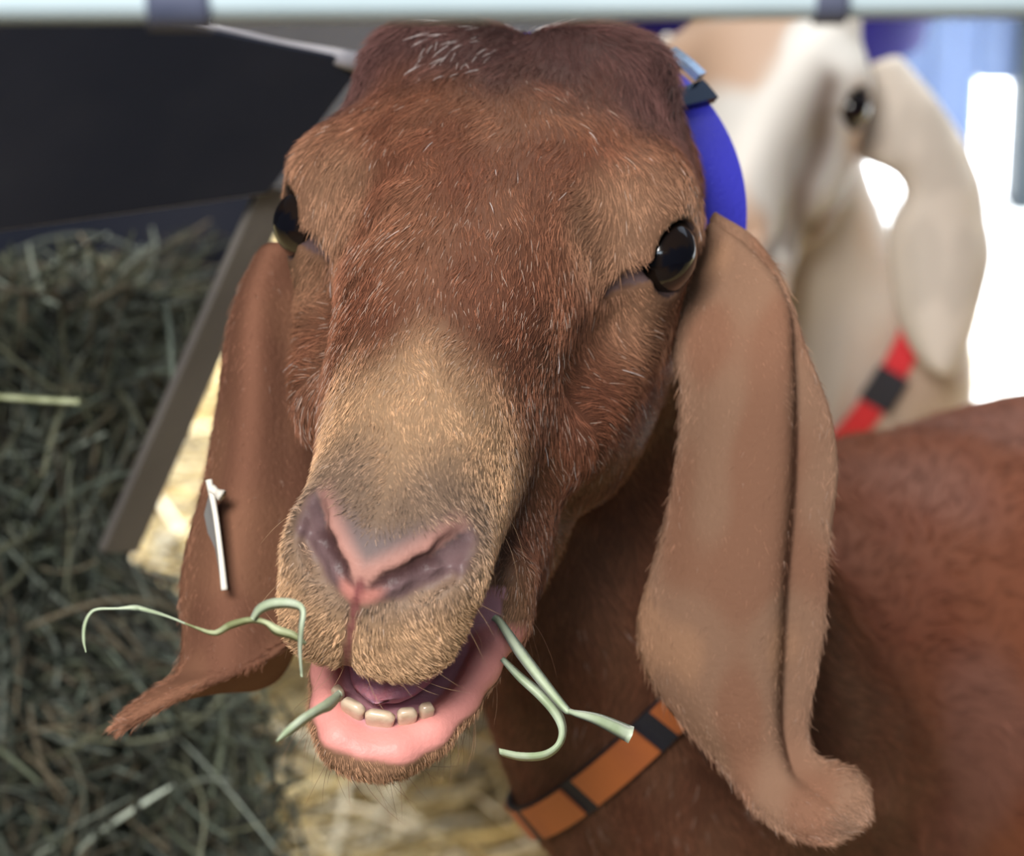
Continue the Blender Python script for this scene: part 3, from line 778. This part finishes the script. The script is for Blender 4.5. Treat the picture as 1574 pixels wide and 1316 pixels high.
# collars --------------------------------------------------------------
def ring_on(sdf, c, axis, up, n=160, extra=1.5, tmax=73):
    axis = unit(np.asarray(axis, float)); e1 = unit(np.asarray(up) - (np.asarray(up) @ axis) * axis); e2 = np.cross(axis, e1)
    th = np.linspace(0, 2 * np.pi, n, endpoint=False); D = e1 * np.cos(th)[:, None] + e2 * np.sin(th)[:, None]
    t = np.full(n, 5.0)
    for _ in range(120):
        d = sdf(c + D * t[:, None]); t = np.clip(t - np.clip(d, -6, 6) * 0.7, 1, tmax)
    # smooth, convex-ish
    for _ in range(6): t = (np.roll(t, 1) + t * 2 + np.roll(t, -1)) / 4
    R0 = c + D * t[:, None]; Ns = grad(sdf, R0, 3.0); Ns = unit(Ns + 1.2 * D); Tn = unit(np.roll(R0, -1, axis=0) - np.roll(R0, 1, axis=0)); W = unit(np.cross(Tn, Ns)); Ns = np.cross(W, Tn)
    if (W @ axis).sum() < 0: W = -W
    return R0 + D * extra, Ns, W
def strap(name, ring, D, axis, wd, th, m, parent, i0=0, i1=None, pad=0.0):
    n = len(ring); closed = i1 is None; idx = np.arange(n) if closed else (np.arange(i0, i1 + 1) % n); R_ = ring[idx] + D[idx] * pad; Dd = D[idx]; k = len(idx); V = []; Fc = []
    AXs = np.asarray(axis)[idx] if np.ndim(axis) == 2 else np.tile(axis, (k, 1))
    for p, d, axis_ in zip(R_, Dd, AXs):
        V += [p - axis_ * wd / 2, p + axis_ * wd / 2, p + axis_ * wd / 2 + d * th, p - axis_ * wd / 2 + d * th]
    for i in range(k if closed else k - 1):
        a, b = i * 4, ((i + 1) % k) * 4
        for q in range(4): Fc.append((a + q, b + q, b + (q + 1) % 4, a + (q + 1) % 4))
    if not closed: Fc += [(3, 2, 1, 0), ((k - 1) * 4, (k - 1) * 4 + 1, (k - 1) * 4 + 2, (k - 1) * 4 + 3)]
    return mesh(name, V, Fc, m, parent, smooth=False)
def tilt_strap(name, ring, W, D, wd, th, m, parent, i0, i1, pad=0.0):
    idx = np.arange(i0, i1 + 1) % len(ring); return strap(name, ring + D * pad, D, W, wd, th, m, parent, i0, i1) if i1 - i0 < len(ring) else strap(name, ring + D * pad, D, W, wd, th, m, parent)
def px(p):
    c = (np.atleast_2d(p) - CAM) @ AX.T; return np.stack([CX + FPX * c[:, 0] / -c[:, 2], CY - FPX * c[:, 1] / -c[:, 2], -c[:, 2] / 1000], 1)
p1 = NECK1[2]; p2 = NECK1[3]; cax = unit(p2 - p1)
cax = unit((at(1040, 1245, 1.11) - at(950, 1140, 1.11)))
ca_, cb_ = pick(goat1_sdf, 1022, 1104, 1.0, 1.4), pick(goat1_sdf, 888, 1222, 0.95, 1.4); cc0 = at(1035, 1050, 1.13)
cq_ = at(1185, 800, 1.16); cax = unit(np.cross(ca_ - cq_, cb_ - cq_)); cc0 = cc0 - cax * ((cc0 - ca_) @ cax)
ringc, Dc, axc = ring_on(goat1_sdf, cc0, cax, (0, -1, 0.3), tmax=96)
q = px(ringc); vis = np.argmin(np.hypot(q[:, 0] - 950, q[:, 1] - 1180) + (q[:, 2] > 1.13) * 1000)
print('collar', vis, q[vis], q[::20])
co = strap('collar', ringc, Dc, axc, 15, 2, M_WEB, g1)
co['label'] = 'dark collar strap with orange panels'
step = np.linalg.norm(np.diff(np.r_[ringc, ringc[:1]], axis=0), axis=1); arc = np.r_[0, np.cumsum(step)]; tot = arc[-1]
per = tot / round(tot / 46.0)
s0 = arc[vis]
for k in range(int(round(tot / per))):
    a0 = (s0 - 17 + k * per); a1 = a0 + 34
    i0 = int(np.argmin(np.abs(arc[:-1] - a0 % tot))); i1 = int(np.argmin(np.abs(arc[:-1] - a1 % tot)))
    if i1 <= i0: i1 += len(ringc)
    strap('orange_panel', ringc, Dc, axc, 13.5, 1.2, M_ORANGE, co, i0, i1, 2.0)

# blue neck strap behind the poll
bc = at(835, 330, 0.99); bax = unit(at(870, 420, 1.06) - at(800, 280, 0.96))
nb = 160; thb = np.linspace(0, 2 * np.pi, nb, endpoint=False); e1 = np.array([1.0, 0, 0]); e1 = unit(e1 - e1 @ bax * bax); e2 = np.cross(bax, e1)
if e2[2] < 0: e2 = -e2
Db = e1 * np.cos(thb)[:, None] + e2 * np.sin(thb)[:, None]
Wb = unit(bax * 0.72 + Db * 0.70); Nb = unit(Db - (Db * Wb).sum(1, keepdims=True) * Wb); ringb = bc + Db * 59.0
qb = px(ringb + Wb * 10); print('blue ring', list(enumerate(np.round(qb[::5]))))
bs = strap('neck_strap', ringb, Nb, Wb, 20, 2.2, M_BLUE, g1); bs['label'] = 'blue neck strap with a grey and dark metal buckle'
strap('buckle', ringb, Nb, Wb, 23, 3, M_CLIP, bs, 22, 36, 2.0)
strap('buckle_bar', ringb + Wb * 7, Nb, Wb, 6, 3, M_SHINY, bs, 21, 28, 4.0); strap('buckle_bar', ringb + Wb * 1, Nb, Wb, 20, 3, M_SHINY, bs, 15, 18, 3.0)
strap('buckle_prong', ringb + Wb * 8, Nb, Wb, 4, 3, M_ICE, bs, 18, 23, 6.5)
print('goat parts', time.time() - T0)

# ------------------------------------------------------------------ white and tan goat
g2 = empty('goat', at(1300, 700, 1.95) * [1, 1, 0])
tag(g2, 'white and tan goat in a red collar, standing behind the brown goat', 'goat')
M2 = HEAD1.M @ rotm((0, 1, 0), math.radians(-4))
def cam_t(px_, py_, d): return np.array([(px_ - CX) / FPX * d * 1000, (CY - py_) / FPX * d * 1000, -d * 1000])
HEAD2 = Pose(M2, cam_t(1165, 155, 1.74), 0.0, 0.0, 1.0)
NECK2 = [HEAD2.w([[0, -30, -70]])[0], at(1195, 320, 1.88), at(1320, 560, 1.95), at(1330, 760, 2.03)]
C2 = at(1280, 760, 2.12); R2 = at(700, 330, 2.75)
tax2 = unit((R2 - C2) * [1, 1, 0]); ts2 = np.array([-tax2[1], tax2[0], 0])
LEG2 = leg_set(C2 + [0, 0, -40], R2 + [0, 0, -40], ts2, 0)
def goat2_sdf(P):
    Lc = HEAD2.l(P); d = np.full(len(P), 1e3); near = (np.abs(Lc[:, 0]) < 130) & (np.abs(Lc[:, 1] + 20) < 190) & (Lc[:, 2] > -190) & (Lc[:, 2] < 260)
    if near.any(): d[near] = head_sdf(Lc[near])
    b = chain(P, NECK2, [50, 50, 66, 85], 36); b = smin(b, chain(P, [C2, R2], [120, 140], 60), 50); b = smin(b, legs_sdf(P, LEG2), 30)
    return smin(d, b, 26)
hp = HEAD2.w(np.array([[a, b, c] for a in (-70, 70) for b in (-120, 58) for c in (-100, 178)])); fl, fh = hp.min(0), hp.max(0)
lo = np.minimum(np.minimum(fl, R2 - 230), C2 - 180); lo[2] = -8; hi = np.maximum(np.maximum(fh, R2 + 230), C2 + 180)
V2, F2 = surface_nets(goat2_sdf, axis_grid(lo[0], fl[0], fh[0], hi[0], 3.0, 16), axis_grid(lo[1], fl[1], fh[1], hi[1], 3.0, 16), axis_grid(lo[2], fl[2], fh[2], hi[2], 3.0, 16))
WHITE = np.array([0.52, 0.49, 0.45]); TAN2 = np.array([0.40, 0.235, 0.14]); GREY2 = np.array([0.40, 0.34, 0.29])
n_p = waves(31, 10, 70); n_s = waves(37, 8, 60)
def coat2(P):
    L = HEAD2.l(P); r, u, f = L.T; n = n_p(P)
    c = np.tile(WHITE, (len(P), 1))
    c = mixc(c, TAN2, sst(n * 0.45 + 1.2 * (1 - sst(r, 8, 24)) + 0.9 * sst(r, 48, 58) * (1 - sst(f, 0, 60)) - 0.25, 0.1, 1.0) * 0.85)
    c = mixc(c, np.array([0.74, 0.70, 0.64]), np.exp(-((r - 27 + f * 0.15) / 9)**2) * (f > -80) * 0.9)
    c = mixc(c, np.array([0.10, 0.06, 0.04]), np.exp(-((r - 46 + f * 0.12) / 7)**2) * sst(f, 0, 18) * (1 - sst(f, 70, 120)) * 0.85)
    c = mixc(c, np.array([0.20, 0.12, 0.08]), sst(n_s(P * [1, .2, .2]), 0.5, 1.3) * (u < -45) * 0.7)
    c = mixc(c, GREY2, sst(-u, 50, 100) * 0.6)  # greyer below the jaw: neck shadow painted into the coat
    c = mixc(c, TAN2 * 1.1, sst(P[:, 1], 2000, 2150) * (P[:, 0] < 250) * 0.8)
    A = np.stack([np.abs(r), u, f], 1); ee = ellipsoid(A, EYE_C + EYE_AX * 10, EYE_O); c = mixc(c, np.array([0.04, 0.03, 0.03]), ee < 3)
    return c
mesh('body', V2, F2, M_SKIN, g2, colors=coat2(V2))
for s in (-1, 1): eye(HEAD2, s, g2)
E2 = [[(1322, 112), (1345, 96), (1372, 90), (1392, 100)],
      [(1322, 178), (1372, 166), (1424, 156), (1446, 166)],
      [(1314, 236), (1385, 230), (1450, 222), (1484, 222)],
      [(1374, 268), (1412, 262), (1464, 254), (1498, 252)],
      [(1388, 300), (1422, 300), (1477, 290), (1510, 285)],
      [(1366, 346), (1416, 350), (1480, 345), (1516, 335)],
      [(1370, 420), (1420, 425), (1485, 410), (1525, 395)],
      [(1382, 490), (1425, 500), (1480, 490), (1508, 470)],
      [(1405, 540), (1435, 552), (1470, 548), (1492, 525)],
      [(1440, 572), (1450, 576), (1462, 575), (1474, 565)]]
o2 = [0.0, -0.014, -0.008, 0.016]
def ec2(P): return np.tile(np.array([0.62, 0.56, 0.49]), (len(P), 1)) * (1 - 0.15 * sst(n_lo(P), 0, 1))[:, None]
sheet('ear', [[at(x, y, 1.80 + o2[j] + 0.004 * i) for j, (x, y) in enumerate(rw)] for i, rw in enumerate(E2)], 50, 24, 5, ec2, g2)
E2b = [[tuple(px(HEAD2.w(HEAD2.l(at(x, y, 1.80 + o2[j] + 0.004 * i)[None]) * [-1, 1, 1]))[0]) for j, (x, y) in enumerate(rw)] for i, rw in enumerate(E2)]
sheet('ear', [[at(*p) for p in rw] for rw in E2b], 50, 24, 5, ec2, g2)
pa_, pb_ = pick(goat2_sdf, 1388, 538, 1.5, 2.6), pick(goat2_sdf, 1318, 648, 1.5, 2.6); pc_ = at(1300, 540, 1.97)
print('pa', px(pa_), px(pb_))
r2, D2, a2 = ring_on(goat2_sdf, pc_, np.cross(pa_ - pc_, pb_ - pc_), pa_ - pc_, extra=2, tmax=150)
print('red', px(r2)[::10])
rc = strap('collar', r2, D2, a2, 17, 3, M_RED, g2); rc['label'] = 'red neck collar'
qq = px(r2); iv = int(np.argmin(np.hypot(qq[:, 0] - 1362, qq[:, 1] - 595) + (qq[:, 2] > 1.95) * 1000))
strap('buckle', r2, D2, a2, 22, 4, M_WEB, rc, iv - 3, iv + 3, 2.0)
print('goat2', len(V2), time.time() - T0)

# ------------------------------------------------------------------ hay feeder (left)
fd = empty('hay_feeder', at(150, 700, 1.2) * [1, 1, 0])
tag(fd, 'dark sheet metal hay feeder with a sloping hood beside the brown goat', 'feeder')
TRr, BR, BL = at(556, 92, 1.13), at(408, 292, 1.17), at(-330, 395, 1.06)
hn = unit(np.cross(TRr - BR, BL - BR)); dTL = at(-330, -90, 1.0) - CAM; TL = CAM + dTL * ((BR - CAM) @ hn / (dTL @ hn))
quadbox('hood', [BL, BR, TRr, TL], 2, M_HOOD, fd, 0.5)
def rod(name, a, b, r1, m, parent, rb=None, flat=1.0): return tube(name, [a, (np.asarray(a) + b) / 2, b], [r1, r1, rb or r1], m, parent, n=12, res=8, flat=flat)
rod('hood_flange', at(300, 33, 1.10), at(552, 96, 1.125), 1.2, M_LIP, fd, 4.2); rod('hood_lip', BL, BR, 1.6, M_LIP, fd)
quadbox('end_panel', [at(404, 286, 1.175), at(450, 296, 1.19), at(212, 850, 1.30), at(158, 850, 1.28)], 4, M_END, fd, 0.5)
bk = [at(-400, 150, 1.62), at(440, 150, 1.62), at(195, 880, 1.74), at(-400, 880, 1.74)]
quadbox('back_panel', bk, 3, M_HOOD, fd, 0.5)
for p in (at(100, 870, 1.42), at(-380, 860, 1.29), at(130, 890, 1.74), at(-380, 890, 1.74)):
    rod('leg', p, p * [1, 1, 0] + [0, 0, 1], 12, M_HOOD, fd)

# hay: strands heaped in and below the feeder
def strand_cloud(n, region, lmin, lmax, rad, palette, curlmag=0.5, flat=0.35):
    P0 = region(n); d = unit(rng.normal(size=(n, 3)) * [1, 1, flat + 0.6]); L_ = rng.uniform(lmin, lmax, n); K = 7
    out = np.zeros((n, K, 3)); p = P0.copy(); out[:, 0] = p; cv = rng.normal(size=(n, 3)) * curlmag
    for i in range(1, K):
        p = p + d * (L_ / (K - 1))[:, None]; out[:, i] = p; d = unit(d + cv / (K - 1))
    R_ = np.tile(np.array([.8, 1, 1, 1, 1, .9, .5]), (n, 1)) * (rng.uniform(0.5, 1.4, n) * rad)[:, None]
    c = np.array(palette)[rng.integers(0, len(palette), n)] * np.exp(rng.normal(0, 0.45, (n, 1)))
    return out, R_, c
def hay_region(n):
    x = rng.uniform(-120, 470, n); y = rng.uniform(430, 1420, n); d = 1.38 + rng.uniform(0, 0.38, n)
    edge = np.interp(y, [350, 560, 850, 900, 1100, 1420], [390, 300, 165, 250, 430, 430]) - np.abs(rng.normal(0, 22, n))
    x = np.where(x > edge, rng.uniform(-120, 1, n) + rng.uniform(0, 1, n) * (edge), x)
    return np.array([at(a, b, c) for a, b, c in zip(x, y, d)])
HAYP = [(0.072, 0.084, 0.058), (0.10, 0.105, 0.07), (0.045, 0.052, 0.04), (0.13, 0.11, 0.075), (0.085, 0.105, 0.085), (0.03, 0.032, 0.026), (0.17, 0.195, 0.165)]
C_, R_, c_ = strand_cloud(14000, hay_region, 45, 130, 0.9, HAYP, 1.1)
pj_ = px(C_.reshape(-1, 3)).reshape(len(C_), -1, 3); ok_ = (pj_[..., 0] < np.interp(pj_[..., 1], [300, 400, 560, 850, 875, 1000, 1100, 1316], [410, 395, 300, 165, 280, 380, 430, 440]) + np.where(pj_[..., 1] > 880, rng.normal(0, 45, (len(C_), 1)), 0)).all(1) & (pj_[..., 1] > np.interp(pj_[..., 0], [-300, 400], [400, 330])).all(1)
C_, R_, c_ = C_[ok_], R_[ok_], c_[ok_]
ho = strands('hay', C_, R_, M_HAY, None, c_); tag(ho, 'tangled dull green hay heaped in and under the dark feeder', 'hay', kind='stuff')

# a long straight stem lying on the hay
def blade(name, pts, widths, m, label, cat='hay stem', group=None, face=None, fold=0.25):
    P_ = catmull(np.array(pts, float), 48); wv = np.interp(np.linspace(0, 1, 48), np.linspace(0, 1, len(widths)), widths) * 1.1
    T = unit(np.gradient(P_, axis=0)); V = []; Fc = []
    base = unit(CAM - P_[24])
    for i in range(48):
        ang = (face[0] + (face[1] - face[0]) * i / 47) if face else 0.5
        s_ = unit(np.cross(T[i], base)); n_ = np.cross(s_, T[i]); s2 = s_ * math.cos(ang) + n_ * math.sin(ang); n2 = np.cross(T[i], s2)
        h = wv[i] / 2; V += [P_[i] - s2 * h + n2 * h * fold, P_[i] - n2 * 0.12, P_[i] + s2 * h + n2 * h * fold, P_[i] + n2 * 0.25]
    for i in range(47):
        a, b = i * 4, i * 4 + 4
        for q in range(4): Fc.append((a + q, b + q, b + (q + 1) % 4, a + (q + 1) % 4))
    Fc += [(3, 2, 1, 0), (188, 189, 190, 191)]
    o = mesh(name, V, Fc, m, None); tag(o, label, cat, group); return o
blade('hay_straw', [at(-40, 606, 1.2), at(40, 612, 1.2), at(122, 617, 1.2)], [3, 3, 3], M_BLADE2, 'straight pale stem lying across the dark hay in the feeder')
blade('grass_stalk', [at(463, 1040, .776), at(460, 1000, .772), at(462, 965, .768), at(464, 938, .768), at(448, 929, .77), at(420, 929, .772), at(400, 937, .774), at(388, 952, .776)],
      [.8, 1.4, 1.8, 1.9, 2.6, 2.8, 2.4, 1.4], M_BLADE, 'pale green grass blade bent over beside the goat\'s upper lip', face=(0.9, 0.1))
blade('grass_stalk', [at(470, 990, .775), at(450, 978, .775), at(425, 970, .775), at(408, 958, .776), at(385, 954, .778), at(355, 962, .78), at(330, 974, .783), at(300, 965, .786), at(284, 958, .788)],
      [1.0, 2.4, 2.8, 1.6, 1.8, 2.2, 1.6, 0.8, 0.4], M_BLADE2, 'twisted olive grass stem reaching from the muzzle across the tagged ear')
blade('grass_stalk', [at(132, 1003, .80), at(128, 985, .80), at(129, 962, .80), at(137, 944, .80), at(150, 936, .80), at(180, 935, .80), at(205, 933, .80), at(222, 936, .80), at(260, 948, .793), at(300, 965, .787)],
      [.3, 1.1, 1.3, 1.2, 1.0, 0.8, 1.8, 1.6, 0.8, 0.5], M_BLADE, 'hooked thin green blade end hanging before the hay, left of the tagged ear')
blade('grass_stalk', [at(525, 1065, .798), at(508, 1082, .783), at(490, 1092, .775), at(465, 1108, .768), at(440, 1128, .764), at(425, 1140, .762)],
      [2.0, 3.2, 2.6, 2.6, 2.2, 0.4], M_BLADE, 'short pale green blade sticking out over the lower lip', face=(0.3, 0.6))
blade('grass_stalk', [at(758, 948, .85), at(770, 958, .848), at(800, 1002, .843), at(835, 1048, .838), at(868, 1088, .834), at(880, 1095, .834), at(920, 1106, .836), at(972, 1130, .84)],
      [1.8, 2.2, 3.2, 3.0, 2.2, 1.6, 3.2, 4.6], M_BLADE, 'long pale stem bent at a knee, from the mouth corner to the orange collar', face=(0.2, 0.2))
blade('grass_stalk', [at(772, 1012, .85), at(800, 1040, .85), at(835, 1070, .848), at(858, 1098, .845), at(866, 1125, .842), at(858, 1148, .84), at(835, 1163, .842), at(800, 1165, .846), at(768, 1158, .85)],
      [1.6, 2.6, 3.4, 3.4, 2.6, 2.4, 3.2, 3.4, 3.0], M_BLADE, 'green blade looped below the mouth corner against the dark neck', face=(0.4, 0.9))

# ------------------------------------------------------------------ straw on the floor
def straw_region(n):
    x = rng.uniform(-750, 420, n); y = rng.uniform(1350, 3700, n); return np.stack([x, y, rng.uniform(2, 22, n)], 1)
C_, R_, c_ = strand_cloud(14000, straw_region, 70, 240, 2.0, [(0.50, 0.36, 0.14), (0.58, 0.46, 0.24), (0.36, 0.25, 0.10), (0.44, 0.33, 0.15), (0.66, 0.58, 0.42)], 0.3, -0.55)
C_[..., 2] = np.clip(C_[..., 2], 1.5, 40)
so = strands('straw', C_, R_, M_HAY, None, c_); tag(so, 'golden straw bedding strewn over the barn floor', 'straw', kind='stuff')

# ------------------------------------------------------------------ foreground rail
rl = empty('fence_rail', at(787, -20, 0.55))
tag(rl, 'pale galvanised fence rail across the top, close in front of the goats', 'rail')
rod('pipe', at(-400, -22, 0.55), at(2000, -34, 0.55), 7.2, M_RAIL, rl)
def sleeve(x, wd, yy):
    rod('clamp', at(x - wd / 2, yy, 0.55), at(x + wd / 2, yy, 0.55), 7.8, M_CLAMP, rl)
sleeve(278, 96, -18); sleeve(1275, 50, -26)
print('done', time.time() - T0)

# ------------------------------------------------------------------ back of the barn, right
def wpt(px_, py_, y):
    """pixel on the upright plane at world depth y (mm)"""
    a = at(px_, py_, 1.0) - CAM; return CAM + a * (y / a[1])
Y = 3900.0
def wallbox(name, p0, p1, y, th, m, parent=None):
    a = wpt(*p0, y); b = wpt(*p1, y); a[0] = wpt(p0[0], 200, y)[0]; b[0] = wpt(p1[0], 200, y)[0]; return box(name, (min(a[0], b[0]), y, min(a[2], b[2])), (max(a[0], b[0]), y + th, max(a[2], b[2])), m, parent, 6)
wallbox('wall_back', (1000, -900), (1425, 238), Y, 60, M_WALL)['kind'] = 'structure'
wallbox('wall_back', (1425, -900), (1500, 345), Y, 60, M_WALL)['kind'] = 'structure'
wallbox('wall_back', (1500, -900), (1562, 128), Y, 60, M_WALL)['kind'] = 'structure'
wallbox('wall_left', (-1500, -900), (1010, 380), Y - 150, 60, M_DARKW)['kind'] = 'structure'
wallbox('trim_1', (1562, -900), (1680, 340), Y - 30, 90, M_POST)['kind'] = 'structure'
wallbox('baseboard_back', (1545, 332), (1800, 378), Y - 40, 90, M_POST)['kind'] = 'structure'

# blue bucket hung behind the pale goat
bu = empty('feed_bucket', wpt(1185, 20, 2600)); tag(bu, 'blue plastic feed bucket behind the pale goat\'s head', 'bucket')
cb = wpt(1185, 40, 2600); RBk = 170
def lathe(name, prof, c, m, parent, n=48):
    V = []; Fc = []
    for (rr_, z) in prof:
        for j in range(n): a = 2 * math.pi * j / n; V.append((c[0] + rr_ * math.cos(a), c[1] + rr_ * math.sin(a), c[2] + z))
    for i in range(len(prof) - 1):
        for j in range(n): Fc.append((i * n + j, i * n + (j + 1) % n, (i + 1) * n + (j + 1) % n, (i + 1) * n + j))
    return mesh(name, V, Fc, m, parent)
lathe('shell', [(0.1, -10), (135, -10), (150, 60), (170, 230), (176, 232), (176, 240), (166, 240), (146, 60), (130, -4), (0.1, -4)], cb, M_BUCKET, bu)
print('script', time.time() - T0)
